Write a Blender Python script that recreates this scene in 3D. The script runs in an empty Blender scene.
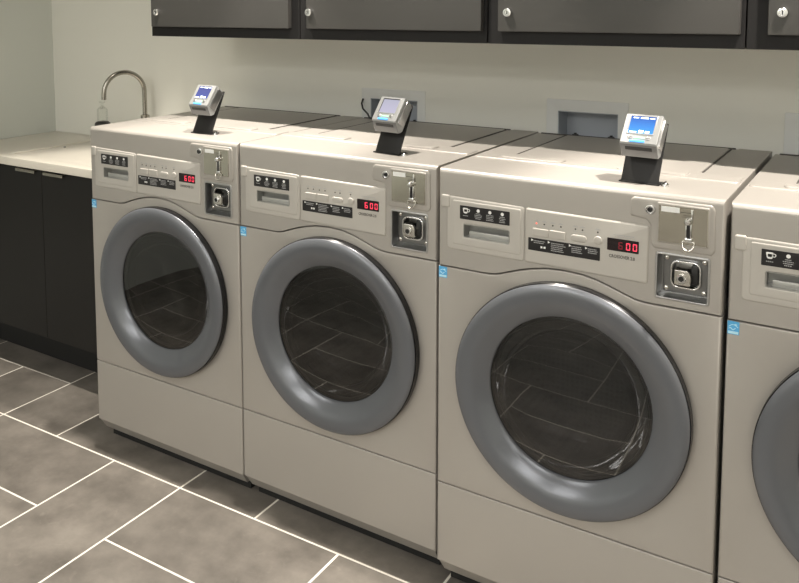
import bpy, bmesh, math, random
from mathutils import Vector, Matrix
from mathutils.geometry import tessellate_polygon
random.seed(7)
SC = bpy.context.scene
COL = SC.collection
PI = math.pi

# ------------------------------------------------------------------ materials
def mat(name, color, rough=.5, metal=0., spec=.5, coat=0., emit=None, estr=0., noise=0., nscale=8., bump=0., bscale=200.):
    m = bpy.data.materials.new(name); m.use_nodes = True
    nt = m.node_tree; b = nt.nodes['Principled BSDF']
    c = (*color, 1.)
    b.inputs['Base Color'].default_value = c
    b.inputs['Roughness'].default_value = rough
    b.inputs['Metallic'].default_value = metal
    b.inputs['Specular IOR Level'].default_value = spec
    b.inputs['Coat Weight'].default_value = coat
    if emit:
        b.inputs['Emission Color'].default_value = (*emit, 1.)
        b.inputs['Emission Strength'].default_value = estr
    tc = nt.nodes.new('ShaderNodeTexCoord')
    n = nt.nodes.new('ShaderNodeTexNoise'); n.inputs['Scale'].default_value = nscale; n.inputs['Detail'].default_value = 4
    nt.links.new(tc.outputs['Object'], n.inputs['Vector'])
    mx = nt.nodes.new('ShaderNodeMix'); mx.data_type = 'RGBA'
    k = noise
    mx.inputs['A'].default_value = tuple(v * (1 - k) for v in color) + (1,)
    mx.inputs['B'].default_value = tuple(min(1, v * (1 + k)) for v in color) + (1,)
    nt.links.new(n.outputs['Fac'], mx.inputs['Factor'])
    nt.links.new(mx.outputs['Result'], b.inputs['Base Color'])
    if bump:
        n2 = nt.nodes.new('ShaderNodeTexNoise'); n2.inputs['Scale'].default_value = bscale; n2.inputs['Detail'].default_value = 2
        nt.links.new(tc.outputs['Object'], n2.inputs['Vector'])
        bp = nt.nodes.new('ShaderNodeBump'); bp.inputs['Strength'].default_value = bump; bp.inputs['Distance'].default_value = .002
        nt.links.new(n2.outputs['Fac'], bp.inputs['Height'])
        nt.links.new(bp.outputs['Normal'], b.inputs['Normal'])
    return m

M = {}
M['body'] = mat('taupe_metallic_paint', (.43, .405, .373), .40, .35, noise=.02, nscale=2)
M['fascia'] = mat('fascia_plastic', (.50, .475, .435), .4, .15, noise=.02)
M['ring'] = mat('blue_grey_plastic', (.145, .152, .168), .25, .35, noise=.03, nscale=5)
M['black'] = mat('black_plastic', (.012, .012, .012), .35)
M['rubber'] = mat('black_rubber', (.015, .015, .015), .6)
M['base'] = mat('dark_base', (.01, .01, .01), .7)
M['coinsteel'] = mat('coin_door_steel', (.5, .48, .42), .14, 1., noise=.04, nscale=20)
M['steel'] = mat('stainless_steel', (.62, .6, .56), .22, 1., noise=.05, nscale=30)
M['chrome'] = mat('chrome', (.75, .75, .75), .1, 1.)
M['brushed'] = mat('brushed_nickel', (.42, .4, .36), .25, 1., noise=.05, nscale=40)
M['castmetal'] = mat('cast_metal', (.5, .5, .5), .3, .9, noise=.15, nscale=60)
M['darkcast'] = mat('dark_cast_metal', (.22, .22, .22), .3, .9)
M['cupgrey'] = mat('drawer_cup_grey', (.42, .42, .4), .35, .4)
M['white'] = mat('white_print', (.85, .85, .83), .5)
M['greyprint'] = mat('grey_print', (.4, .4, .4), .6)
M['darkprint'] = mat('dark_print', (.06, .055, .05), .6)
M['labelblack'] = mat('label_black', (.012, .011, .012), .3)
M['display'] = mat('display_black', (.01, .004, .005), .2)
M['red'] = mat('red_segments', (.6, .02, .05), .5, emit=(1, .07, .13), estr=1.0)
M['reddim'] = mat('dim_red_segments', (.2, .01, .02), .5, emit=(1, .03, .08), estr=.06)
M['redlamp'] = mat('red_indicator', (.8, .2, .15), .5, emit=(1, .15, .1), estr=.8)
M['stickerblue'] = mat('sticker_blue', (.1, .42, .75), .4)
M['stickerlight'] = mat('sticker_pale_blue', (.5, .8, .95), .4)
M['silver'] = mat('silver_plastic', (.45, .46, .46), .28, .5)
M['bracket'] = mat('bracket_black_metal', (.022, .0215, .021), .45, .3, spec=.25)
M['bracketgrey'] = mat('bracket_edge_grey', (.3, .3, .28), .35, .7, noise=.25, nscale=120)
M['cab'] = mat('cabinet_frame_black', (.010, .0095, .0095), .6, spec=.25)
M['door'] = mat('cabinet_door_charcoal', (.05, .048, .045), .33, spec=.6, noise=.04, nscale=3)
M['basecab'] = mat('base_cabinet_charcoal', (.014, .013, .012), .55, spec=.3)
M['counter'] = mat('countertop_cream', (.68, .64, .56), .3, noise=.04, nscale=25)
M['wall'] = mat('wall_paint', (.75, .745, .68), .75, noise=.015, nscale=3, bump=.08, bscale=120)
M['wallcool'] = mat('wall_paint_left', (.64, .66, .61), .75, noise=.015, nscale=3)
M['ceil'] = mat('ceiling_white', (.75, .73, .69), .9)
M['boxplastic'] = mat('utility_box_plastic', (.70, .71, .69), .5)
M['innerbox'] = mat('utility_box_inner', (.40, .43, .47), .45)
M['seam_shade'] = mat('lid_seam_shade_grey', (.06, .054, .048), .6)
M['chin_shade'] = mat('chin_shade_grey', (.2, .2, .2), .3, .4)
M['valve'] = mat('valve_dark', (.03, .03, .03), .4)
M['door_white'] = mat('door_white', (.75, .74, .7), .5)
M['clear'] = None

def glassy(name, tint, refl, rough=.02):
    m = bpy.data.materials.new(name); m.use_nodes = True
    nt = m.node_tree; nt.nodes.clear()
    out = nt.nodes.new('ShaderNodeOutputMaterial'); mix = nt.nodes.new('ShaderNodeMixShader')
    tr = nt.nodes.new('ShaderNodeBsdfTransparent'); gl = nt.nodes.new('ShaderNodeBsdfGlossy')
    tr.inputs['Color'].default_value = (*tint, 1); gl.inputs['Roughness'].default_value = rough
    lw = nt.nodes.new('ShaderNodeFresnel'); lw.inputs['IOR'].default_value = 1.5
    mt = nt.nodes.new('ShaderNodeMath'); mt.operation = 'MULTIPLY'; mt.inputs[1].default_value = refl; mt.use_clamp = True
    nt.links.new(lw.outputs['Fac'], mt.inputs[0]); nt.links.new(mt.outputs[0], mix.inputs['Fac'])
    nt.links.new(tr.outputs[0], mix.inputs[1]); nt.links.new(gl.outputs[0], mix.inputs[2])
    nt.links.new(mix.outputs[0], out.inputs['Surface'])
    return m
M['pane'] = glassy('smoked_door_glass', (.16, .16, .16), 1.9)
M['bowl'] = glassy('inner_bowl_glass', (.7, .7, .7), 1.8, .03)
M['clear'] = glassy('clear_plastic', (.97, .98, .97), .3, .1)
M['glossblack'] = mat('gloss_black_rim', (.008, .008, .009), .22, spec=.3)

def drum_mat():
    m = mat('perforated_drum_steel', (.3, .3, .3), .3, 1.)
    nt = m.node_tree; b = nt.nodes['Principled BSDF']
    tc = nt.nodes.new('ShaderNodeTexCoord')
    vo = nt.nodes.new('ShaderNodeTexVoronoi'); vo.inputs['Scale'].default_value = 70; vo.inputs['Randomness'].default_value = 0.15
    nt.links.new(tc.outputs['Object'], vo.inputs['Vector'])
    r = nt.nodes.new('ShaderNodeMath'); r.operation = 'GREATER_THAN'; r.inputs[1].default_value = .35
    nt.links.new(vo.outputs['Distance'], r.inputs[0])
    mx = nt.nodes.new('ShaderNodeMix'); mx.data_type = 'RGBA'
    mx.inputs['A'].default_value = (.01, .01, .01, 1); mx.inputs['B'].default_value = (.08, .08, .08, 1)
    nt.links.new(r.outputs[0], mx.inputs['Factor']); nt.links.new(mx.outputs['Result'], b.inputs['Base Color'])
    return m
M['drum'] = drum_mat()

def screen_mat(name, top, bot, strength):
    m = bpy.data.materials.new(name); m.use_nodes = True
    nt = m.node_tree; b = nt.nodes['Principled BSDF']
    b.inputs['Base Color'].default_value = (.02, .02, .03, 1); b.inputs['Roughness'].default_value = .15
    b.inputs['Emission Strength'].default_value = strength
    tc = nt.nodes.new('ShaderNodeTexCoord'); sp = nt.nodes.new('ShaderNodeSeparateXYZ')
    nt.links.new(tc.outputs['Generated'], sp.inputs[0])
    mx = nt.nodes.new('ShaderNodeMix'); mx.data_type = 'RGBA'
    mx.inputs['A'].default_value = (*bot, 1); mx.inputs['B'].default_value = (*top, 1)
    nt.links.new(sp.outputs['Z'], mx.inputs['Factor']); nt.links.new(mx.outputs['Result'], b.inputs['Emission Color'])
    return m
M['screen_blue'] = screen_mat('screen_bright_blue', (.02, .12, .55), (.05, .4, 1.), 1.1)
M['screen_indigo'] = screen_mat('screen_indigo', (.08, .1, .4), (.1, .15, .55), .8)
M['screen_pale'] = screen_mat('screen_pale', (.5, .5, .6), (.6, .57, .72), .9)
M['screentext'] = mat('screen_white_text', (.8, .9, 1), .5, emit=(.75, .9, 1), estr=1.1)
M['led'] = mat('blue_led_bar', (.1, .4, .9), .4, emit=(.05, .3, 1), estr=.5)
M['ledgreen'] = mat('green_led', (.4, .8, .5), .4, emit=(.3, 1, .5), estr=.12)
M['lens'] = mat('lamp_lens', (1, .95, .85), .4, emit=(1, .9, .75), estr=6)

# ------------------------------------------------------------------ mesh helpers
def fin(bm, name, m, parent=None, loc=None, smooth=True, ang=35, mats=None):
    bmesh.ops.recalc_face_normals(bm, faces=bm.faces[:])
    me = bpy.data.meshes.new(name); bm.to_mesh(me); bm.free()
    for mm in (mats or [m]): me.materials.append(mm)
    if smooth:
        for p in me.polygons: p.use_smooth = True
        me.set_sharp_from_angle(angle=math.radians(ang))
    o = bpy.data.objects.new(name, me); COL.objects.link(o)
    if parent: o.parent = parent
    if loc is not None: o.location = loc
    return o

def box(bm, x0, x1, y0, y1, z0, z1, bev=0., seg=2, mtx=None):
    r = bmesh.ops.create_cube(bm, size=1)
    vs = r['verts']
    for v in vs:
        v.co = Vector(((x0 + x1) / 2 + v.co.x * (x1 - x0), (y0 + y1) / 2 + v.co.y * (y1 - y0), (z0 + z1) / 2 + v.co.z * (z1 - z0)))
    if bev:
        es = list({e for v in vs for e in v.link_edges})
        g = bmesh.ops.bevel(bm, geom=es, offset=bev, segments=seg, affect='EDGES', profile=.5)
        vs = [v for v in g['verts']]
        vs = list({v for f in g['faces'] for v in f.verts} | set(vs))
        if mtx:
            seen = set(vs); st = list(vs)
            while st:
                v = st.pop()
                for e in v.link_edges:
                    w = e.other_vert(v)
                    if w not in seen: seen.add(w); st.append(w)
            vs = list(seen)
    if mtx:
        for v in vs: v.co = mtx @ v.co

def lathe(bm, prof, seg=64, mtx=None, close=False):
    """prof: list of (r, h); revolved about the local Z axis"""
    rings = []
    for r, h in prof:
        if r < 1e-6:
            v = bm.verts.new((0, 0, h)); rings.append([v])
        else:
            rings.append([bm.verts.new((r * math.cos(2 * PI * i / seg), r * math.sin(2 * PI * i / seg), h)) for i in range(seg)])
    if mtx:
        for rg in rings:
            for v in rg: v.co = mtx @ v.co
    pairs = list(zip(rings, rings[1:]))
    if close: pairs.append((rings[-1], rings[0]))
    for a, b in pairs:
        for i in range(seg):
            j = (i + 1) % seg
            if len(a) == 1 and len(b) == 1: continue
            if len(a) == 1: bm.faces.new((a[0], b[j], b[i]))
            elif len(b) == 1: bm.faces.new((a[i], a[j], b[0]))
            else: bm.faces.new((a[i], a[j], b[j], b[i]))

def tube(bm, pts, r, seg=12, cap=True):
    pts = [Vector(p) for p in pts]; rings = []
    up = Vector((0, 0, 1)); prev = None
    for i, p in enumerate(pts):
        d = (pts[min(i + 1, len(pts) - 1)] - pts[max(i - 1, 0)]).normalized()
        if prev is None:
            n = d.cross(up)
            if n.length < 1e-3: n = d.cross(Vector((1, 0, 0)))
        else: n = prev - d * prev.dot(d)
        n.normalize(); prev = n; b = d.cross(n)
        rr = r[i] if isinstance(r, (list, tuple)) else r
        rings.append([bm.verts.new(p + rr * (n * math.cos(2 * PI * k / seg) + b * math.sin(2 * PI * k / seg))) for k in range(seg)])
    for a, b in zip(rings, rings[1:]):
        for k in range(seg):
            l = (k + 1) % seg; bm.faces.new((a[k], a[l], b[l], b[k]))
    if cap: bm.faces.new(rings[0]); bm.faces.new(rings[-1])

def area(l): return sum(l[i][0] * l[(i + 1) % len(l)][1] - l[(i + 1) % len(l)][0] * l[i][1] for i in range(len(l))) / 2
def offset(loop, bs):
    n = len(loop); out = []
    for i in range(n):
        p0, p1, p2 = Vector(loop[i - 1]), Vector(loop[i]), Vector(loop[(i + 1) % n])
        d1 = (p1 - p0).normalized(); d2 = (p2 - p1).normalized()
        n1 = Vector((-d1.y, d1.x)); n2 = Vector((-d2.y, d2.x))
        b1, b2 = bs[i - 1], bs[i]
        det = n1.x * n2.y - n1.y * n2.x
        if abs(det) < .05: out.append(p1 + (n1 * b1 + n2 * b2) / 2)
        else: out.append(p1 + Vector(((b1 * n2.y - b2 * n1.y) / det, (n1.x * b2 - n2.x * b1) / det)))
    return out

def plate(bm, outer, d0, d1, holes=(), b=.002, D=None, segs=3, axis='y', bh=None, mtx=None):
    """slab with rounded front rim; (u, v) outline, depth d0 (front) to d1.  axis 'y': (u, d, v); axis 'z': (u, v, -d)"""
    D = D if D is not None else (b if not callable(b) else .003)
    def put(u, v, d):
        c = Vector((u, d, v)) if axis == 'y' else Vector((u, v, -d))
        return bm.verts.new(mtx @ c if mtx else c)
    loops = []
    for k, lp in enumerate([outer] + list(holes)):
        lp = [tuple(p) for p in lp]; a = area(lp)
        if (a < 0) == (k == 0): lp = lp[::-1]
        loops.append(lp)
    fronts = []
    for k, lp in enumerate(loops):
        n = len(lp)
        if callable(b) and k == 0: bs = [b(lp[i], lp[(i + 1) % n]) for i in range(n)]
        else:
            bb = (bh if bh is not None else (.002 if callable(b) else b)) if k else b
            bs = [bb] * n
        prev = None; first = None; firstco = None
        for s in range(segs + 1):
            t = s / segs * PI / 2
            co = offset(lp, [x * (1 - math.sin(t)) for x in bs])
            ring = [put(c[0], c[1], d0 + D * (1 - math.cos(t))) for c in co]
            if s == 0: first = ring; firstco = co
            if prev:
                for i in range(n): bm.faces.new((prev[i], prev[(i + 1) % n], ring[(i + 1) % n], ring[i]))
            prev = ring
        back = [put(p[0], p[1], d1) for p in lp]
        for i in range(n): bm.faces.new((prev[i], prev[(i + 1) % n], back[(i + 1) % n], back[i]))
        fronts.append((first, firstco, back, lp))
    for idx in (0, 1):
        vs = []; cos = []
        for f in fronts:
            vs += f[0] if idx == 0 else f[2]
            cos.append([Vector((c[0], c[1], 0)) for c in (f[1] if idx == 0 else f[3])])
        for t in tessellate_polygon(cos):
            try: bm.faces.new([vs[i] for i in t])
            except ValueError: pass

def rrect(x0, x1, z0, z1, r, n=5):
    pts = []
    for cx, cz, a0 in ((x1 - r, z0 + r, -90), (x1 - r, z1 - r, 0), (x0 + r, z1 - r, 90), (x0 + r, z0 + r, 180)):
        for i in range(n + 1):
            a = math.radians(a0 + 90 * i / n); pts.append((cx + r * math.cos(a), cz + r * math.sin(a)))
    return pts
def circ(cx, cz, r, n=96): return [(cx + r * math.cos(2 * PI * i / n), cz + r * math.sin(2 * PI * i / n)) for i in range(n)]
def fillet(pts, r, n=4):
    out = []
    N = len(pts)
    for i in range(N):
        p0, p1, p2 = Vector(pts[i - 1]), Vector(pts[i]), Vector(pts[(i + 1) % N])
        a = (p0 - p1); c = (p2 - p1); rr = min(r, a.length * .45, c.length * .45)
        A = p1 + a.normalized() * rr; B = p1 + c.normalized() * rr
        for k in range(n + 1):
            t = k / n; out.append(tuple(A * (1 - t) ** 2 + p1 * 2 * t * (1 - t) + B * t * t))
    return out

def empty(name, loc, label=None, cat=None, group=None, rz=0):
    o = bpy.data.objects.new(name, None); COL.objects.link(o); o.location = loc; o.rotation_euler = (0, 0, rz)
    o.empty_display_size = .1
    tag(o, label, cat, group); return o
def tag(o, label=None, cat=None, group=None, kind=None):
    if label: o['label'] = label
    if cat: o['category'] = cat
    if group: o['group'] = group
    if kind: o['kind'] = kind
    return o
KIDS = {}
def copy_tree(o, parent=None, over=None):
    c = o.copy(); COL.objects.link(c); c.parent = parent
    for ch in list(o.children): copy_tree(ch, c)
    return c
def text_bm(bm, body, x, z, size, width=None, y=0., align='CENTER', thick=.0002):
    cu = bpy.data.curves.new('t', 'FONT'); cu.body = body; cu.size = size; cu.align_x = align; cu.align_y = 'CENTER'; cu.resolution_u = 3; cu.offset = size * .02
    ob = bpy.data.objects.new('t', cu); COL.objects.link(ob)
    dg = bpy.context.evaluated_depsgraph_get(); me = bpy.data.meshes.new_from_object(ob.evaluated_get(dg))
    xs = [v.co.x for v in me.vertices]; w = max(xs) - min(xs); k = width / w if width else 1.
    base = len(bm.verts)
    for v in me.vertices: v.co = Vector((x + v.co.x * k, y, z + v.co.y))
    bm.from_mesh(me)
    bpy.data.objects.remove(ob); bpy.data.curves.remove(cu); bpy.data.meshes.remove(me)
def quad(bm, x0, x1, z0, z1, y, t=.0003): box(bm, x0, x1, y - t, y, z0, z1)

YF = Matrix.Rotation(math.radians(90), 4, 'X')       # local Z axis -> world -Y (lathe facing the room)
def at(x, y, z): return Matrix.Translation((x, y, z)) @ YF

# ------------------------------------------------------------------ washer
W, ZT, ZS, ZL, ZB = .684, 1.145, .8885, .2976, .0757
DC = (.3475, .6175)
SPLIT = [(.0, .8885), (.13, .8885), (.148, .8892), (.166, .8925), (.19, .901), (.22, .9115), (.25, .920), (.29, .928), (.335, .9305), (.38, .928),
         (.415, .9205), (.45, .909), (.478, .899), (.5, .8918), (.518, .889), (.54, .8885), (W, .8885)]
def make_washer(label, digits_lit='600'):
    root = empty('washing_machine', (0, 0, 0), label, 'washing machine', 'front load washing machines in a row')
    # carcass with open front
    bm = bmesh.new()
    box(bm, .002, .014, .03, .70, .05, .886); box(bm, W - .014, W - .002, .03, .70, .05, .886)
    box(bm, .002, W - .002, .69, .70, .05, .886); box(bm, .014, W - .014, .03, .69, .05, .062)
    fin(bm, 'cabinet', M['body'], root)
    bm = bmesh.new(); box(bm, .015, W - .015, .055, .66, .0, .05); fin(bm, 'base', M['base'], root)
    # upper housing (control head and top in one pressing)
    g = .0013
    out = [(x, z + g) for x, z in SPLIT] + [(W - .0005, ZT - .0), (.0005, ZT)]
    out[0] = (.0005, ZS + g); out[len(SPLIT) - 1] = (W - .0005, ZS + g)
    def bw(p, q):
        if p[1] > 1.14 and q[1] > 1.14: return .014
        if abs(p[0] - q[0]) < 1e-3: return .006
        return .0018
    bm = bmesh.new()
    cup = rrect(.072, .1965, .974, 1.0095, .005); coin = rrect(.544, .656, .9075, 1.0115, .006)
    plate(bm, out, 0, .05, [cup, coin], b=bw, D=.012, segs=6, bh=.0015)
    # rest of the top: solid deck behind the front strip
    box(bm, .0005, W - .0005, .0495, .705, .99, ZT)
    box(bm, .002, W - .002, .0495, .70, .95, .9905)
    box(bm, .598, W - .0005, .70, .722, 1.06, ZT)
    fin(bm, 'upper_housing', M['body'], root)
    # embossed lid
    bm = bmesh.new()
    plate(bm, fillet([(.005, .198), (W - .006, .198), (W - .006, .275), (.578, .282), (.578, .698), (.1, .698), (.1, .282), (.005, .275)], .01), -ZT - .003, -ZT + .001, b=.005, D=.003, axis='z')
    plate(bm, rrect(.075, .25, .212, .262, .014), -ZT - .0075, -ZT, b=.008, D=.0045, axis='z')
    plate(bm, rrect(.39, .56, .212, .262, .014), -ZT - .0075, -ZT, b=.008, D=.0045, axis='z')
    fin(bm, 'top_lid', M['body'], root)
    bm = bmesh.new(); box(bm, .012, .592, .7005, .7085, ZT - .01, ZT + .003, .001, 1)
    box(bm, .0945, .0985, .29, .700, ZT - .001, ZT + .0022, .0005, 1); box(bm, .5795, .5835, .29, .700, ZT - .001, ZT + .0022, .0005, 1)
    fin(bm, 'lid_seam_shade', M['seam_shade'], root)  # dark strips: lip shadow painted at the rear, lid grooves at the sides
    # front (door) panel with round opening
    out = [(.0005, ZL + g), (W - .0005, ZL + g)] + [((min(max(x, .0005), W - .0005)), z - g) for x, z in SPLIT[::-1]]
    bm = bmesh.new()
    plate(bm, out, 0, .03, [circ(DC[0], DC[1], .245)], b=lambda p, q: .006 if abs(p[0] - q[0]) < 1e-3 else .003, D=.003, segs=4)
    fin(bm, 'front_panel', M['body'], root)
    # lower service panel, its foot folded back
    bm = bmesh.new()
    plate(bm, [(.0005, ZB), (W - .0005, ZB), (W - .0005, ZL - g), (.0005, ZL - g)], 0, .04, b=lambda p, q: .006 if abs(p[0] - q[0]) < 1e-3 else .003, D=.003, segs=4)
    vs = [bm.verts.new(c) for c in ((.004, .003, ZB + .001), (W - .004, .003, ZB + .001), (W - .008, .03, .036), (.008, .03, .036),
                                    (.004, .045, ZB + .001), (W - .004, .045, ZB + .001), (W - .008, .045, .036), (.008, .045, .036))]
    for f in ((0, 1, 2, 3), (4, 7, 6, 5), (0, 3, 7, 4), (1, 5, 6, 2), (3, 2, 6, 7), (0, 4, 5, 1)): bm.faces.new([vs[i] for i in f])
    fin(bm, 'service_panel', M['body'], root)
    # fascia with step-edge
    bm = bmesh.new()
    hole = rrect(.072, .1965, .974, 1.0095, .005)
    plate(bm, fillet([(.2365, .937), (.527, .9335), (.528, 1.068), (.2365, 1.0725)], .007), -.004, .001, b=.005, D=.004)
    fin(bm, 'control_fascia', M['fascia'], root)
    bm = bmesh.new()
    plate(bm, fillet([(.0265, .9385), (.2345, .937), (.2345, 1.0725), (.0265, 1.077)], .010), -.003, .001, [hole], b=.003, D=.003)
    plate(bm, fillet([(.042, .953), (.226, .951), (.226, 1.066), (.042, 1.068)], .006), -.0045, -.002, [hole], b=.003, D=.0015)
    plate(bm, rrect(.010, .034, 1.046, 1.0785, .005), -.0055, .001, b=.003, D=.003)
    dr = fin(bm, 'soap_drawer', M['fascia'], root)
    bm = bmesh.new()   # hollow grip of the drawer
    x0, x1, z0, z1, d = .0725, .196, .9745, 1.009, .032
    box(bm, x0, x1, d - .002, d, z0, z1); box(bm, x0, x0 + .0015, -.004, d, z0, z1); box(bm, x1 - .0015, x1, -.004, d, z0, z1)
    box(bm, x0, x1, -.004, d, z0, z0 + .0015); box(bm, x0, x1, -.004, d, z1 - .0015, z1)
    box(bm, x0 + .012, x1 - .001, .004, .010, z0, z0 + .016, .002)
    fin(bm, 'grip', M['cupgrey'], dr)
    # soap label
    bm = bmesh.new(); plate(bm, rrect(.063, .1972, 1.0215, 1.0563, .001, 1), -.0055, -.0042, b=.0003, D=.0003, segs=1)
    lb = fin(bm, 'compartment_label', M['labelblack'], dr)
    bm = bmesh.new(); y = -.0056
    pl = [(.071, 1.051), (.086, 1.051), (.084, 1.037), (.074, 1.037)]
    plate(bm, fillet(pl, .003, 2), y - .0003, y, [rrect(.075, .083, 1.041, 1.0475, .001, 1)], b=.0001, D=.0001, segs=1)
    plate(bm, circ(.087, 1.045, .004, 16), y - .0003, y, [circ(.087, 1.045, .0026, 16)], b=.0001, D=.0001, segs=1)
    for cx in (.1135, .145, .178): plate(bm, circ(cx, 1.0475, .0042, 20), y - .0003, y, b=.0001, D=.0001, segs=1)
    fin(bm, 'white_symbols', M['white'], lb)
    bm = bmesh.new(); rnd = random.Random(3)
    for cx in (.079, .1135, .145, .178):
        for k in range(1 if cx < .08 else 4):
            zz = (1.031 if cx < .08 else 1.040) - k * .0042; w = rnd.uniform(.012, .02) / 2; x = cx - w
            while x < cx + w:
                l = rnd.uniform(.0015, .004); quad(bm, x, min(x + l, cx + w), zz - .0009, zz + .0009, y); x += l + .0008
    fin(bm, 'fine_print', M['greyprint'], lb)
    # cycle instruction strip
    bm = bmesh.new(); plate(bm, rrect(.2458, .4197, .9698, 1.0006, .001, 1), -.0052, -.003, b=.0003, D=.0003, segs=1)
    lb = fin(bm, 'instruction_label', M['labelblack'], root)
    bm = bmesh.new(); y = -.0053
    for cx in (.2535, .295, .3465, .385):
        vs = [bm.verts.new(c) for c in ((cx, y, .9985), (cx, y, .9925), (cx + .006, y, .9955), (cx, y + .0003, .9985), (cx, y + .0003, .9925), (cx + .006, y + .0003, .9955))]
        for f in ((0, 1, 2), (5, 4, 3), (0, 3, 4, 1), (1, 4, 5, 2), (2, 5, 3, 0)): bm.faces.new([vs[i] for i in f])
    box(bm, .277, .282, y - .0002, y, .978, .983); box(bm, .2845, .2895, y - .0002, y, .978, .983)
    fin(bm, 'white_symbols', M['white'], lb)
    bm = bmesh.new()
    for cx, n, w in ((.260, 2, .03), (.303, 5, .036), (.353, 4, .027), (.392, 3, .022)):
        for k in range(n):
            zz = .9945 - k * .0045; x = cx; e = cx + w * rnd.uniform(.8, 1)
            while x < e:
                l = rnd.uniform(.0015, .004); quad(bm, x, min(x + l, e), zz - .001, zz + .001, y); x += l + .0008
    fin(bm, 'fine_print', M['greyprint'], lb)
    # buttons and lamps
    for x0, x1, z0, z1, r in ((.2565, .2955, 1.006, 1.0255, .002), (.2985, .3375, 1.006, 1.026, .002), (.350, .3885, 1.0075, 1.024, .008), (.4045, .4245, 1.008, 1.028, .0099)):
        bm = bmesh.new(); plate(bm, rrect(x0, x1, z0, z1, r, 8), -.0066, -.003, b=.0018, D=.0018); fin(bm, 'button', M['fascia'], root)
    for i, (x, z) in enumerate(((.2656, 1.0372), (.2853, 1.0372), (.3062, 1.0372), (.3261, 1.0372), (.361, 1.0368), (.3779, 1.0368), (.4136, 1.037))):
        bm = bmesh.new(); lathe(bm, [(.0021, 0), (.0021, .0008), (.0014, .0013), (0, .0014)], 12, at(x, -.0038, z)); bm.faces.new([v for v in bm.verts if abs(v.co.y + .0038) < 1e-6][:12])
        fin(bm, 'indicator_light', M['darkprint'], root)
    bm = bmesh.new(); y = -.0041
    for x in (.2656, .2853, .3062, .3261, .361, .3779, .4136):
        quad(bm, x - .006, x + .006, 1.0425, 1.0437, y); quad(bm, x - .004, x + .004, 1.0445, 1.0454, y)
        if x < .4: quad(bm, x - .006, x + .006, 1.0312, 1.0321, y)
    x = .450
    while x < .494:
        l = rnd.uniform(.0015, .0035); quad(bm, x, x + l, 1.0362, 1.0382, y); quad(bm, x + .003, x + .002 + l, 1.0325, 1.0338, y); x += l + .0009
    fin(bm, 'fine_print', M['greyprint'], root)
    bm = bmesh.new(); text_bm(bm, 'CROSSOVER 2.0', .4695, .9865, .0105, .058, -.0046); fin(bm, 'model_lettering', M['darkprint'], root, smooth=False)
    # display
    bm = bmesh.new(); plate(bm, rrect(.4358, .5068, .9998, 1.0286, .0015, 2), -.0055, -.003, b=.0005, D=.0005, segs=1)
    dp = fin(bm, 'display', M['display'], root)
    def digit(ch, cx, cz, h=.0165, w=.0092, t=.0021):
        bm = bmesh.new(); y = -.0057
        segs = {'6': 'afedcg', '0': 'abcdef', '5': 'afgcd'}[ch]
        x0, x1, z0, z1, zm = cx - w / 2, cx + w / 2, cz - h / 2, cz + h / 2, cz; s = .0007
        R = dict(a=(x0 + s, x1 - s, z1 - t, z1), d=(x0 + s, x1 - s, z0, z0 + t), g=(x0 + s, x1 - s, zm - t / 2, zm + t / 2),
                 f=(x0, x0 + t, zm + s, z1 - s), b=(x1 - t, x1, zm + s, z1 - s), e=(x0, x0 + t, z0 + s, zm - s), c=(x1 - t, x1, z0 + s, zm - s))
        for q in segs: quad(bm, *R[q], y)
        return bm
    for ch, cx in zip('600', (.4665, .4835, .4985)):
        fin(digit(ch, cx, 1.0135), 'digit', M['red'], dp)
    # coin box cover
    bm = bmesh.new()
    pl = fillet([(.4852, 1.0867), (.5215, 1.082), (.530, 1.071), (.531, 1.0285), (.538, 1.0195), (.6582, 1.0200), (.6655, 1.029), (.6635, 1.122), (.6575, 1.131), (.492, 1.131), (.4852, 1.124)], .004)
    plate(bm, pl, -.0035, .001, b=.004, D=.0035)
    plate(bm, fillet([(.5445, 1.034), (.654, 1.0345), (.6535, 1.1245), (.5435, 1.126)], .005), -.0055, -.003, b=.003, D=.0022)
    cv = fin(bm, 'coin_box_cover', M['body'], root)
    bm = bmesh.new(); plate(bm, rrect(.5485, .6505, 1.038, 1.1205, .002, 2), -.0075, -.005, b=.0008, D=.0008, segs=1)
    cd = fin(bm, 'coin_door', M['coinsteel'], root)
    bm = bmesh.new(); quad(bm, .5535, .592, 1.1065, 1.1185, -.0076); quad(bm, .566, .582, 1.112, 1.1133, -.0080, .0001); fin(bm, 'white_tag', M['white'], cd)
    bm = bmesh.new(); quad(bm, .594, .6165, 1.1085, 1.1098, -.0076); quad(bm, .600, .6165, 1.1025, 1.1035, -.0076); quad(bm, .597, .614, 1.0985, 1.0993, -.0076)
    fin(bm, 'fine_print', M['darkprint'], cd)
    bm = bmesh.new()
    box(bm, .6165, .6205, -.0125, -.007, 1.096, 1.117, .001, mtx=Matrix.Translation((0, 0, 0)))
    lathe(bm, [(0, .016), (.005, .0155), (.0075, .012), (.0078, 0)], 24, at(.611, -.006, 1.0905))
    box(bm, .6055, .6085, -.012, -.007, 1.054, 1.086, .001); box(bm, .6155, .6185, -.012, -.007, 1.054, 1.086, .001)
    box(bm, .604, .620, -.0135, -.007, 1.046, 1.054, .002)
    fin(bm, 'coin_slot', M['chrome'], cd)
    bm = bmesh.new(); box(bm, .6085, .6155, -.0085, -.007, 1.054, 1.085); fin(bm, 'slot_opening', M['labelblack'], cd)
    bm = bmesh.new()
    tube(bm, [(.6005, -.009, 1.045), (.6015, -.013, 1.035), (.606, -.015, 1.0285), (.6125, -.0155, 1.027), (.619, -.015, 1.0285), (.6235, -.013, 1.035), (.6245, -.009, 1.045)], .0017, 8)
    box(bm, .600, .625, -.011, -.003, 1.043, 1.047, .001)
    fin(bm, 'coin_return_cup', M['steel'], cd)
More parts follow.
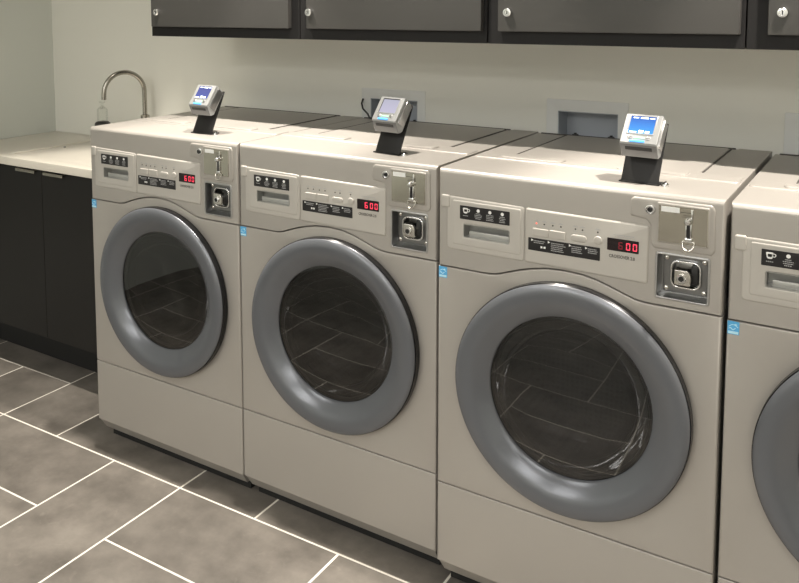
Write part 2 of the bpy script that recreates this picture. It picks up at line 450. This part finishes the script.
    bm = bmesh.new(); lathe(bm, [(.0115, 0), (.0115, .003), (.0105, .0045), (.0085, .0048), (.008, .002), (0, .002)], 32, at(.529, -.003, 1.1062))
    lk = fin(bm, 'key_lock', M['chrome'], root)
    bm = bmesh.new(); lathe(bm, [(.0058, 0), (.0058, .004), (.005, .0052), (.003, .0052), (.0025, .004), (0, .004)], 24, at(.529, -.0035, 1.1062)); fin(bm, 'lock_cylinder', M['black'], lk)
    # coin slide recess
    bm = bmesh.new()
    plate(bm, rrect(.5425, .6575, .906, 1.013, .007), -.003, .001, [rrect(.5475, .6525, .911, 1.008, .005)], b=.002, D=.002, bh=.001)
    x0, x1, z0, z1, d = .545, .655, .9085, 1.0105, .045
    for a in ((x0, x1, d - .002, d, z0, z1), (x0, x0 + .002, 0, d, z0, z1), (x1 - .002, x1, 0, d, z0, z1), (x0, x1, 0, d, z0, z0 + .002), (x0, x1, 0, d, z1 - .002, z1)): box(bm, *a)
    cs = fin(bm, 'coin_slide_housing', M['castmetal'], root)
    bm = bmesh.new(); plate(bm, rrect(.556, .6505, .920, 1.006, .004), .016, .044, [rrect(.577, .633, .937, .992, .012)], b=.002, D=.002); fin(bm, 'mounting_plate', M['darkcast'], cs)
    bm = bmesh.new(); plate(bm, rrect(.572, .638, .932, .997, .018), .008, .018, [rrect(.5775, .6325, .9375, .9915, .013)], b=.0025, D=.003, bh=.002); fin(bm, 'bezel', M['chrome'], cs)
    bm = bmesh.new(); plate(bm, fillet([(.584, .944), (.6185, .944), (.6185, .967), (.6125, .979), (.584, .979)], .004), -.006, .040, b=.002, D=.002); fin(bm, 'lock_block', M['steel'], cs)
    bm = bmesh.new(); box(bm, .617, .632, .006, .04, .946, .99, .003); fin(bm, 'coin_chute', M['black'], cs)
    bm = bmesh.new(); lathe(bm, [(.0098, 0), (.0098, .005), (.0085, .0065), (.0062, .0065), (.0058, .005), (0, .005)], 28, at(.600, -.005, .9605)); fin(bm, 'key_lock', M['chrome'], cs)
    bm = bmesh.new(); lathe(bm, [(.0056, 0), (0, .0001)], 20, at(.600, -.0102, .9605)); quad(bm, .5993, .6007, .9565, .9645, -.0104, .0004); fin(bm, 'keyhole', M['black'], cs)
    for x, z in ((.5635, .928), (.643, .928), (.5635, .998), (.643, .998)):
        bm = bmesh.new(); lathe(bm, [(.0056, 0), (.005, .003), (.0025, .0045), (0, .0047)], 16, at(x, .017, z)); fin(bm, 'screw', M['steel'], cs)
    # energy sticker
    bm = bmesh.new(); plate(bm, rrect(.002, .0255, .8575, .8865, .001, 1), -.0008, .001, b=.0002, D=.0002, segs=1); st = fin(bm, 'energy_sticker', M['stickerblue'], root)
    bm = bmesh.new(); y = -.0009
    arc = [(.0045 + .0185 * i / 10, .874 + .0055 * math.sin(PI * i / 10)) for i in range(11)]
    tube(bm, [(a, y, c) for a, c in arc], .0008, 6)
    quad(bm, .0035, .024, .8592, .8648, y); tube(bm, [(.005 + .0012 * i, y, .870 + .002 * math.sin(i * .7)) for i in range(12)], .0011, 6)
    sv = [(.0185 + (.0036 if k % 2 == 0 else .0015) * math.sin(k * PI / 5), .8795 + (.0036 if k % 2 == 0 else .0015) * math.cos(k * PI / 5)) for k in range(10)]
    plate(bm, sv, y - .0003, y, b=.0001, D=.0001, segs=1)
    fin(bm, 'emblem', M['stickerlight'], st)
    # door
    dx, dz = DC
    bm = bmesh.new(); lathe(bm, [(.255, .0), (.284, .0), (.2865, .002), (.2865, .021), (.2845, .0238), (.255, .0238)], 128, at(dx, -.0005, dz), close=True)
    dn = fin(bm, 'door', M['glossblack'], root)
    bm = bmesh.new()
    prof = [(.2825, .0205), (.2845, .0225), (.2843, .025), (.2825, .0275), (.278, .0305), (.270, .0325), (.260, .0332), (.250, .0325), (.241, .0300), (.233, .0265), (.225, .0215), (.217, .0165), (.209, .011), (.202, .0050), (.199, .002), (.199, -.004), (.205, -.006), (.215, .006)]
    lathe(bm, prof, 128, at(dx, 0, dz), close=True); fin(bm, 'door_ring', M['ring'], dn, ang=60)
    bm = bmesh.new(); lathe(bm, [(0, .0030), (.06, .0027), (.12, .0018), (.17, .0004), (.1995, -.0015)], 96, at(dx, 0, dz)); fin(bm, 'door_glass', M['pane'], dn)
    bm = bmesh.new(); lathe(bm, [(.192, -.012), (.185, -.03), (.172, -.052), (.155, -.07), (.13, -.085), (.1, -.094), (.05, -.099), (0, -.1)], 96, at(dx, 0, dz)); fin(bm, 'glass_bowl', M['bowl'], dn)
    bm = bmesh.new(); tube(bm, [(dx + .192 * math.cos(a * PI / 36), .012, dz + .192 * math.sin(a * PI / 36)) for a in range(73)], .004, 8, False); fin(bm, 'bowl_rim', M['darkcast'], dn)
    # interior
    bm = bmesh.new(); lathe(bm, [(.244, -.002), (.232, -.004), (.216, -.014), (.207, -.03), (.212, -.045), (.205, -.06), (.215, -.075), (.245, -.08)], 96, at(dx, 0, dz)); fin(bm, 'door_gasket', M['rubber'], root)
    bm = bmesh.new(); lathe(bm, [(.215, -.08), (.29, -.085), (.295, -.1), (.295, -.42), (.28, -.44), (.06, -.45), (.05, -.435), (0, -.43)], 96, at(dx, 0, dz)); dm = fin(bm, 'drum', M['drum'], root)
    for k in range(3):
        a = math.radians(40 + 120 * k); bm = bmesh.new()
        mt = Matrix.Translation((dx, 0, dz)) @ Matrix.Rotation(-a, 4, 'Y')
        box(bm, .235, .292, .1, .42, -.03, .03, .02, 3, mt); fin(bm, 'drum_paddle', M['steel'], dm)
    return root

LBL = ['front load washer at the left end of the row, beside the cream counter',
       'second washer from the left, below the pale screened card reader',
       'washer with the brightest blue card reader screen, mostly in view right of centre',
       'washer at the right edge, only its left side in view']
w1 = make_washer(LBL[0])
machines = [w1]
pose = [(0, 0, 0, .0003), (.6858, .0028, 0, -.0034), (1.3884, -.028, .0022, .0025), (2.0800, -.0158, -.004, .0028)]
for i in range(1, 4):
    c = copy_tree(w1); c['label'] = LBL[i]; machines.append(c)
for o, (x, y, z, r) in zip(machines, pose):
    o.location = (x, y, z); o.rotation_euler = (0, 0, r)
# machine floor feet follow the floor: only the third differs by 2 mm
# third washer: leading digit is dim, one programme lamp is lit
m3 = machines[2]
dp = [c for c in m3.children if c.name.startswith('display')][0]
dg = sorted(dp.children, key=lambda o: min(v.co.x for v in o.data.vertices))[0]
dg.data = dg.data.copy(); dg.data.materials[0] = M['reddim']; dg['label'] = 'dimly lit first digit'
lamp = sorted([c for c in m3.children if c.name.startswith('indicator_light')], key=lambda o: min(v.co.x for v in o.data.vertices))[0]
lamp.data = lamp.data.copy(); lamp.data.materials[0] = M['redlamp']; lamp['label'] = 'red lit indicator'

# ------------------------------------------------------------------ card readers
def make_reader(name, label, loc, rz, screen):
    root = empty(name, loc, label, 'card reader', 'card readers on the washer tops', rz)
    T = Matrix.Rotation(math.radians(-37), 4, 'X')       # lean backwards
    bm = bmesh.new()
    box(bm, -.047, .047, -.006, .035, 0, .003, .001)
    S = Matrix.Translation((0, 0, .002)) @ Matrix.Rotation(math.radians(-26), 4, 'X')
    box(bm, -.0435, .0435, 0, .003, 0, .150, .001, mtx=S)
    fin(bm, 'bracket', M['bracket'], root)
    # head: profile in (y, z) swept over x
    H = Matrix.Translation((0, -.018, .0965)) @ T
    prof = [(.0, .002), (.0, .0775), (.002, .0795), (.034, .0795), (.042, .072), (.046, -.006), (.038, -.0150), (.033, -.0180), (.003, -.0015)]
    bm = bmesh.new(); w = .0425
    R = []
    for x, ins in ((-w, .0015), (-w + .0015, 0), (w - .0015, 0), (w, .0015)):
        ce = Vector((.018, .035)); ring = []
        for y, z in prof:
            d = (ce - Vector((y, z))); d = d.normalized() * ins; ring.append(bm.verts.new(H @ Vector((x, y + d.x, z + d.y))))
        R.append(ring)
    for p, q in zip(R, R[1:]):
        for i in range(len(prof)): bm.faces.new((p[i], p[(i + 1) % len(prof)], q[(i + 1) % len(prof)], q[i]))
    bm.faces.new(R[0]); bm.faces.new(R[-1])
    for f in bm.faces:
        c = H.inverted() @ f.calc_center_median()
        if c.z < -.006 and len(f.verts) == 4: f.material_index = 1  # chin faces coloured darker, their shade put into the material
    hd = fin(bm, 'reader_head', None, root, mats=[M['silver'], M['chin_shade']])
    bm = bmesh.new(); plate(bm, rrect(-.033, .032, .024, .0755, .002, 2), -.0012, .001, [rrect(-.0295, .0285, .027, .0725, .001, 2)], b=.001, D=.001, mtx=H); fin(bm, 'screen_frame', M['silver'], hd)
    bm = bmesh.new(); box(bm, -.030, .029, -.0006, .001, .0265, .073); 
    bmesh.ops.transform(bm, matrix=Matrix.Identity(4), verts=bm.verts[:])
    sc = fin(bm, 'screen', M[screen], hd); sc.matrix_local = H
    bm = bmesh.new(); 
    if screen != 'screen_pale':
        for x0, x1, z0, z1 in ((-.024, -.012, .067, .0695), (-.007, .011, .0665, .070), (.015, .026, .067, .069)): box(bm, x0, x1, -.001, -.0006, z0, z1)
        for x0, x1, z0, z1 in ((-.026, -.010, .0285, .0315), (-.005, .006, .0285, .0355), (.010, .020, .0285, .034)): box(bm, x0, x1, -.001, -.0006, z0, z1)
        t = fin(bm, 'screen_text', M['screentext'], sc)
    else:
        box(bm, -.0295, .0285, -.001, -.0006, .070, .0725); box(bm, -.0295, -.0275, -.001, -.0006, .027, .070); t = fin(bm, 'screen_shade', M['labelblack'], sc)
    for x in (-.022, .021):
        bm = bmesh.new(); lathe(bm, [(.005, 0), (.0048, .0015), (.003, .0022), (0, .0022)], 20, H @ at(x, 0, .016)); fin(bm, 'round_button', M['castmetal'], hd)
    bm = bmesh.new(); box(bm, -.013, .013, -.001, .001, .013, .018, .0004, 1, H); fin(bm, 'status_light', M['ledgreen'], hd)
    bm = bmesh.new(); box(bm, -.021, .014, -.003, .002, .003, .0085, .001, 2, H); fin(bm, 'light_bar', M['led'], hd)
    bm = bmesh.new(); box(bm, -.031, .031, -.0012, .002, -.0045, .0045, .0005, 1, H @ Matrix.Translation((0, .0125, -.0068)) @ Matrix.Rotation(math.radians(60.5), 4, 'X')); fin(bm, 'card_slot', M['black'], hd)
    bm = bmesh.new(); box(bm, .040, .0455, .012, .038, .004, .074, .002, 2, H); fin(bm, 'side_cover', M['darkcast' if screen == 'screen_indigo' else 'castmetal'], hd)
    bm = bmesh.new(); lathe(bm, [(.0085, 0), (.0085, .003), (.007, .0065), (.004, .0085), (0, .009)], 20, Matrix.Translation((.058, .004, 0))); 
    kn = fin(bm, 'cam_lock', M['chrome'], root)
    bm = bmesh.new(); box(bm, .0570, .0590, -.0055, .012, .004, .0105, .0005, 1); fin(bm, 'lock_slot', M['black'], kn)
    return root
make_reader('card_reader', 'card reader with a dim indigo screen above the leftmost washer', (.4485, .094, ZT + .0001), -.04, 'screen_indigo')
make_reader('card_reader', 'card reader with a washed out pale screen, on the second washer', (1.1625, .0915, ZT + .0001), -.13, 'screen_pale')
make_reader('card_reader', 'card reader with a glowing bright blue screen', (1.8705, .0535, ZT + .0023), -.07, 'screen_blue')

# ------------------------------------------------------------------ room
XL, XR, YB, YN, ZC = -1.222, 4.6, .8, -6.4, 2.75
def struct(o): o['kind'] = 'structure'; return o
# back wall with three openings for utility boxes
boxes = [(.631, .9078), (1.3706, 1.642), (2.0869, 2.358)]
bm = bmesh.new()
plate(bm, [(XL - .1, 0), (XR + .1, 0), (XR + .1, ZC), (XL - .1, ZC)], YB, YB + .15, [[(a + .039, 1.11), (b - .032, 1.11), (b - .032, 1.2107), (a + .039, 1.2107)] for a, b in boxes], b=.0005, D=.0005, segs=1)
struct(fin(bm, 'wall_back', M['wall']))
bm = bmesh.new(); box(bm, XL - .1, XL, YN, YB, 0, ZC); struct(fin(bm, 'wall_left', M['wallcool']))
bm = bmesh.new(); box(bm, XR, XR + .1, YN, YB, 0, ZC); struct(fin(bm, 'wall_right', M['wall']))
bm = bmesh.new(); box(bm, XL - .1, XR + .1, YN - .1, YN, 0, ZC); struct(fin(bm, 'wall_front', M['wall']))
bm = bmesh.new(); box(bm, XL - .1, XR + .1, YN - .1, YB + .15, ZC, ZC + .1); struct(fin(bm, 'ceiling', M['ceil']))
bm = bmesh.new(); box(bm, 1.2, 2.15, YN, YN + .05, 0, 2.1, .004); d1 = struct(fin(bm, 'door_1', M['door_white']))
bm = bmesh.new(); tube(bm, [(2.07, YN + .05, 1.0), (2.07, YN + .10, 1.0), (1.97, YN + .10, 1.0)], .01); fin(bm, 'door_handle', M['chrome'], d1)

# floor: individually bevelled tiles on light grout
PX, PY, X0, Y0 = .309, .3195, -.455, -.075
tiles = []
def addt(i0, i1, j0, j1): tiles.append((i0, i1, j0, j1))
for p in range(-11, 3):
    j = 2 * p; base = p % 3
    for i in range(-4 - 6, 19):
        if (i - base) % 3 == 0:
            addt(i, i + 1, j, j + 2)
            if p == 0 and i + 1 == -2: 
                addt(-2, -1, j, j + 1); addt(-1, 0, j, j + 1); addt(-2, 0, j + 1, j + 2)
            else:
                addt(i + 1, i + 3, j, j + 1); addt(i + 1, i + 3, j + 1, j + 2)
bm = bmesh.new(); g = .0032
lay = bm.loops.layers.float_color.new('tint')
rt = random.Random(11)
ca, sa = math.cos(.0123), math.sin(.0123)
lim = (XL - .05, XR + .05, YN - .05, YB + .1)
for i0, i1, j0, j1 in tiles:
    x0, x1, y0, y1 = X0 + i0 * PX + g, X0 + i1 * PX - g, Y0 + j0 * PY + g, Y0 + j1 * PY - g
    if x1 < lim[0] or x0 > lim[1] or y1 < lim[2] or y0 > lim[3]: continue
    x0, x1, y0, y1 = max(x0, lim[0]), min(x1, lim[1]), max(y0, lim[2]), min(y1, lim[3])
    n0 = len(bm.faces); c = .0012
    t = [bm.verts.new((x, y, 0)) for x, y in ((x0 + c, y0 + c), (x1 - c, y0 + c), (x1 - c, y1 - c), (x0 + c, y1 - c))]
    b = [bm.verts.new((x, y, -.0012)) for x, y in ((x0, y0), (x1, y0), (x1, y1), (x0, y1))]
    fs = [bm.faces.new(t)] + [bm.faces.new((b[k], b[(k + 1) % 4], t[(k + 1) % 4], t[k])) for k in range(4)]
    a = rt.random(); u = rt.random()
    for f in fs:
        for l in f.loops: l[lay] = (a, u, 0, 1)
    for v in t + b: v.co = Vector((v.co.x * ca - v.co.y * sa, v.co.x * sa + v.co.y * ca, v.co.z))
v = [bm.verts.new(q) for q in ((XL - .1, YN - .1, -.0009), (XR + .1, YN - .1, -.0009), (XR + .1, YB + .15, -.0009), (XL - .1, YB + .15, -.0009))]
w = [bm.verts.new((q.co.x, q.co.y, -.08)) for q in v]
gf = [bm.faces.new(v), bm.faces.new(w[::-1])] + [bm.faces.new((w[k], w[(k + 1) % 4], v[(k + 1) % 4], v[k])) for k in range(4)]
for f in gf: f.material_index = 1
def floor_mat():
    m = bpy.data.materials.new('slate_look_tile'); m.use_nodes = True
    nt = m.node_tree; b = nt.nodes['Principled BSDF']; L = nt.links.new
    tc = nt.nodes.new('ShaderNodeTexCoord'); at_ = nt.nodes.new('ShaderNodeAttribute'); at_.attribute_name = 'tint'
    sc = nt.nodes.new('ShaderNodeVectorMath'); sc.operation = 'SCALE'; sc.inputs['Scale'].default_value = 9
    L(at_.outputs['Color'], sc.inputs[0])
    ad = nt.nodes.new('ShaderNodeVectorMath'); ad.operation = 'ADD'; L(tc.outputs['Object'], ad.inputs[0]); L(sc.outputs[0], ad.inputs[1])
    n1 = nt.nodes.new('ShaderNodeTexNoise'); n1.inputs['Scale'].default_value = 5; n1.inputs['Detail'].default_value = 8; n1.inputs['Roughness'].default_value = .62; L(ad.outputs[0], n1.inputs['Vector'])
    cr = nt.nodes.new('ShaderNodeValToRGB'); e = cr.color_ramp.elements
    e[0].position = .3; e[0].color = (.105, .094, .081, 1); e[1].position = .74; e[1].color = (.26, .235, .205, 1)
    L(n1.outputs['Fac'], cr.inputs[0])
    n2 = nt.nodes.new('ShaderNodeTexNoise'); n2.inputs['Scale'].default_value = 22; n2.inputs['Detail'].default_value = 6; n2.inputs['Distortion'].default_value = 1.2; L(ad.outputs[0], n2.inputs['Vector'])
    r2 = nt.nodes.new('ShaderNodeMapRange'); r2.inputs['From Min'].default_value = .62; r2.inputs['From Max'].default_value = .8; r2.inputs['To Max'].default_value = .3; L(n2.outputs['Fac'], r2.inputs['Value'])
    mx = nt.nodes.new('ShaderNodeMix'); mx.data_type = 'RGBA'; mx.inputs['B'].default_value = (.33, .3, .26, 1)
    L(r2.outputs['Result'], mx.inputs['Factor']); L(cr.outputs['Color'], mx.inputs['A'])
    sp = nt.nodes.new('ShaderNodeSeparateXYZ'); L(at_.outputs['Color'], sp.inputs[0])
    r3 = nt.nodes.new('ShaderNodeMapRange'); r3.inputs['To Min'].default_value = .86; r3.inputs['To Max'].default_value = 1.12; L(sp.outputs['X'], r3.inputs['Value'])
    hs = nt.nodes.new('ShaderNodeHueSaturation'); L(mx.outputs['Result'], hs.inputs['Color']); L(r3.outputs['Result'], hs.inputs['Value'])
    L(hs.outputs['Color'], b.inputs['Base Color']); b.inputs['Roughness'].default_value = .42
    bp = nt.nodes.new('ShaderNodeBump'); bp.inputs['Strength'].default_value = .15; bp.inputs['Distance'].default_value = .002; L(n2.outputs['Fac'], bp.inputs['Height']); L(bp.outputs['Normal'], b.inputs['Normal'])
    return m
struct(fin(bm, 'floor', None, smooth=False, mats=[floor_mat(), mat('pale_grout', (.78, .74, .66), .8, noise=.08, nscale=60)]))

# utility boxes set in the back wall
UL = ['recessed utility box in the wall behind the pale screened card reader', 'recessed utility box in the wall left of the bright blue card reader',
      'utility box at the right edge of the photo behind the last washer']
for k, (a, b) in enumerate(boxes):
    t = empty('utility_box', ((a + b) / 2, YB, 1.0), UL[k], 'wall box', 'utility boxes in the wall behind the washers')
    c = (a + b) / 2; h = (b - a) / 2
    bm = bmesh.new(); plate(bm, rrect(-h, h, .05, .2482, .003, 2), -.003, -.0002, [rrect(-h + .04, h - .033, .111, .2097, .002, 2)], b=.0015, D=.0015); fin(bm, 'face_plate', M['boxplastic'], t)
    bm = bmesh.new(); x0, x1, z0, z1 = -h + .0395, h - .0325, .1105, .210
    for q in ((x0, x1, .085, .09, z0, z1), (x0, x0 + .003, -.001, .09, z0, z1), (x1 - .003, x1, -.001, .09, z0, z1), (x0, x1, -.001, .09, z0, z0 + .003), (x0, x1, -.001, .09, z1 - .003, z1)): box(bm, *q)
    fin(bm, 'inner_box', M['innerbox'], t)
    for x in (x0 + .05, x1 - .03):
        bm = bmesh.new(); lathe(bm, [(0, .016), (.010, .016), (.012, .010), (.012, 0), (0, 0)], 16, Matrix.Translation((x, .03, z0 + .0035)))
        box(bm, x - .004, x + .004, .026, .034, z0 + .018, z0 + .024, .001, 1); fin(bm, 'valve', M['valve'], t)

# cable at the second machine's box
bm = bmesh.new(); tube(bm, [(.640, .793, 1.205), (.645, .775, 1.19), (.66, .76, 1.172), (.70, .73, 1.158), (.73, .695, 1.1492), (.76, .69, 1.1488)], .0035, 8)
tag(fin(bm, 'power_cable', M['black']), 'thin black cable curving out beside the utility box behind the second washer', 'cable')

# ------------------------------------------------------------------ wall cabinets
CB = 1.4532; CT = 2.2; YC = .33
units = [(-.02, .6815, -.019, .632), (.6845, 1.3595, .706, 1.332), (1.3625, 2.0435, 1.384, 2.018), (2.0465, 2.74, 2.079, 2.712)]
CL = ['charcoal wall cabinet at the left end, its door greyest with reflections', 'wall cabinet above the pale screened card reader, second from the left',
      'wall cabinet above the bright blue card reader', 'wall cabinet cut off at the upper right corner']
for k, (a, b, da, db) in enumerate(units):
    t = empty('wall_cabinet', (a, YC, CB), CL[k], 'wall cabinet', 'charcoal wall cabinets over the washers')
    bm = bmesh.new(); w = b - a
    box(bm, 0, w, .0, YB - YC, 0, CT - CB, .0015, 1)
    fin(bm, 'carcass', M['cab'], t)
    bm = bmesh.new(); plate(bm, rrect(da - a + .016, min(db - a + .016, w - .002), .0365, CT - CB - .01, .002, 1), -.019, -.001, b=.0015, D=.0015); dr = fin(bm, 'door', M['door'], t)
    bm = bmesh.new(); lx = [.0099, .7164, 1.4124, 2.1085][k] - a + .018; lz = .0905
    lathe(bm, [(.0135, 0), (.0135, .006), (.0115, .009), (.007, .0095), (.0065, .007), (0, .007)], 24, at(lx, -.0185, lz)); lk = fin(bm, 'cam_lock', M['chrome'], dr)
    bm = bmesh.new(); box(bm, lx - .0012, lx + .0012, -.0266, -.024, lz - .005, lz + .005); fin(bm, 'keyhole', M['black'], lk)

# ------------------------------------------------------------------ sink counter
CZ = .933
t = empty('base_cabinet', (-.62, .22, 0), 'charcoal base cabinet under the cream counter, left of the washers', 'cabinet')
bm = bmesh.new(); x0, x1 = XL + .002 + .62, -.012 + .62
box(bm, x0, x1, .02, .575, .175, CZ - .038); fin(bm, 'carcass', M['basecab'], t)
bm = bmesh.new(); box(bm, x0, x1, .15, .575, 0, .175); fin(bm, 'toe_kick', M['base'], t)
xm = -.5735 + .62
for a, b, hx0, hx1 in ((x0, xm - .0015, -.7276, -.5999), (xm + .0015, x1, -.5446, -.4213)):
    bm = bmesh.new(); box(bm, a, b, 0, .019, .177, CZ - .042, .001, 1); d = fin(bm, 'door', M['basecab'], t)
    bm = bmesh.new(); box(bm, hx0 + .62, hx1 + .62, -.014, .004, CZ - .049, CZ - .043, .001, 1); box(bm, hx0 + .62, hx1 + .62, -.016, -.012, CZ - .056, CZ - .043, .001, 1)
    fin(bm, 'door_pull', M['brushed'], d)
t = empty('countertop', (-.62, .5, CZ - .034), 'cream countertop with a sink basin in the left corner', 'countertop')
tray = rrect(-.83 + .62, -.12 + .62, .262 - .5, .70 - .5, .03)
bm = bmesh.new()
plate(bm, [(XL + .001 + .62, .2 - .5), (-.004 + .62, .2 - .5), (-.004 + .62, YB - .001 - .5), (XL + .001 + .62, YB - .001 - .5)], -.034, 0, [tray], b=.0025, D=.0025, axis='z')
fin(bm, 'counter_slab', M['counter'], t)
bm = bmesh.new(); plate(bm, rrect(-.831 + .62, -.119 + .62, .261 - .5, .701 - .5, .03), -.029, 0, b=.001, D=.001, axis='z'); fin(bm, 'sink_tray', M['counter'], t)
bm = bmesh.new(); lathe(bm, [(.0, .001), (.018, .001), (.022, .0), (.022, -.002)], 24, Matrix.Translation((.06, .03, .0295))); fin(bm, 'drain', M['chrome'], t)
bm = bmesh.new(); lathe(bm, [(.0, .003), (.005, .002), (.006, -.001)], 12, Matrix.Translation((-.17, .012, .0295))); fin(bm, 'overflow_button', M['black'], t)
# faucet
fx, fy = -.5, .735
t = empty('faucet', (fx, fy, CZ), 'brushed gooseneck faucet rising behind the left washer', 'faucet')
bm = bmesh.new(); lathe(bm, [(0, 0), (.026, 0), (.026, .008), (.017, .012), (.016, .122), (.020, .125), (.020, .138), (.0115, .142), (0, .142)], 24); bd = fin(bm, 'faucet_body', M['brushed'], t)
bm = bmesh.new(); R = .092; zt_ = 1.283 - CZ - R - .011
pts = [(0, 0, .13), (0, 0, .18), (0, 0, zt_)] + [(0 - .06 * (1 - math.cos(a)) / 2, -R * (1 - math.cos(a)), zt_ + R * math.sin(a)) for a in [PI * i / 20 for i in range(1, 20)]]
a = PI; pts += [(-.06, -2 * R, zt_), (-.0605, -2 * R - .001, zt_ - .025)]
tube(bm, pts, .0105, 16); fin(bm, 'spout', M['brushed'], t)
bm = bmesh.new(); tube(bm, [(0.012, 0, .06), (.05, 0, .075), (.075, 0, .08)], .006, 10); fin(bm, 'lever', M['brushed'], t)
# soap dispenser
t = empty('soap_dispenser', (-.655, .62, CZ + .0005), 'black soap bottle with clear pump, tip showing behind the left washer', 'soap dispenser')
bm = bmesh.new(); lathe(bm, [(0, 0), (.034, 0), (.036, .004), (.036, .092), (.034, .104), (.027, .110), (.012, .113), (0, .113)], 28); fin(bm, 'bottle', M['black'], t)
bm = bmesh.new(); lathe(bm, [(0, .1132), (.024, .1132), (.024, .165), (.012, .178), (.006, .182), (.006, .195), (.013, .197), (.013, .203), (0, .204)], 24); fin(bm, 'pump', M['clear'], t)

# ------------------------------------------------------------------ lights
def area(name, loc, size, power, color, size_y=None, rot=(0, 0, 0), shape='DISK'):
    l = bpy.data.lights.new(name, 'AREA'); l.energy = power; l.color = color; l.shape = shape; l.size = size
    if size_y: l.size_y = size_y
    o = bpy.data.objects.new(name, l); o.location = loc; o.rotation_euler = rot; COL.objects.link(o); return o
def spot(name, loc, power, color, radius=.03, cone=66, blend=.35):
    l = bpy.data.lights.new(name, 'SPOT'); l.energy = power; l.color = color; l.shadow_soft_size = radius; l.spot_size = math.radians(cone); l.spot_blend = blend
    o = bpy.data.objects.new(name, l); o.location = loc; COL.objects.link(o); return o
warm = (1, .925, .83)
DL = [(.2, .03), (1.0, .03), (2.5, .03), (4.1, .03)]
for x, y in DL:
    bm = bmesh.new(); lathe(bm, [(.035, 0), (.05, 0), (.052, .004), (.036, .006)], 24, Matrix.Translation((0, 0, -.006)), close=True)
    t = tag(fin(bm, 'recessed_downlight', M['ceil'], None, (x, y, ZC)), 'small round downlight in the ceiling above the washers', 'ceiling light', 'downlights above the washers')
    spot('downlight_lamp', (x, y, ZC - .02), 330 if x > 1.5 else 210, warm, .035)
PN = [(.2, -1.9), (2.2, -1.9), (.2, -4.0), (2.2, -4.0), (.2, -5.6), (2.2, -5.6), (3.9, -3.0)]  # unseen area lights added as ambient fill for walls and fronts
for x, y in PN:
    area('ambient_fill_lamp', (x, y, ZC - .01), 1.2, 37 if y < -3 else 15, (1, .98, .945), .6, shape='RECTANGLE')
wd = bpy.data.worlds.new('world'); SC.world = wd; wd.use_nodes = True
wd.node_tree.nodes['Background'].inputs[0].default_value = (.5, .5, .5, 1); wd.node_tree.nodes['Background'].inputs[1].default_value = .2

# ------------------------------------------------------------------ camera
cx, cy, f = 331.841, 81.5237, 854.205
yaw, pitch, roll = math.radians(34.32335577), math.radians(5.17438546), math.radians(-.35248682)
fw = Vector((-math.sin(yaw) * math.cos(pitch), math.cos(yaw) * math.cos(pitch), -math.sin(pitch)))
r = Vector((math.cos(yaw), math.sin(yaw), 0)); u = r.cross(fw)
r2 = r * math.cos(roll) + u * math.sin(roll); u2 = -r * math.sin(roll) + u * math.cos(roll)
cam = bpy.data.cameras.new('camera'); co = bpy.data.objects.new('camera', cam); COL.objects.link(co)
co.matrix_world = Matrix(((r2.x, u2.x, -fw.x, 2.38918698), (r2.y, u2.y, -fw.y, -1.98181722), (r2.z, u2.z, -fw.z, 1.5701208), (0, 0, 0, 1)))
cam.sensor_width = 36; cam.lens = f * 36 / 799
cam.shift_x = (799 / 2 - cx) / 799; cam.shift_y = (cy - 583 / 2) / 799; cam.clip_start = .02
SC.camera = co
SC.view_settings.view_transform = 'Standard'; SC.view_settings.look = 'None'; SC.view_settings.gamma = 1; SC.view_settings.use_curve_mapping = False
SC.view_settings.exposure = 0
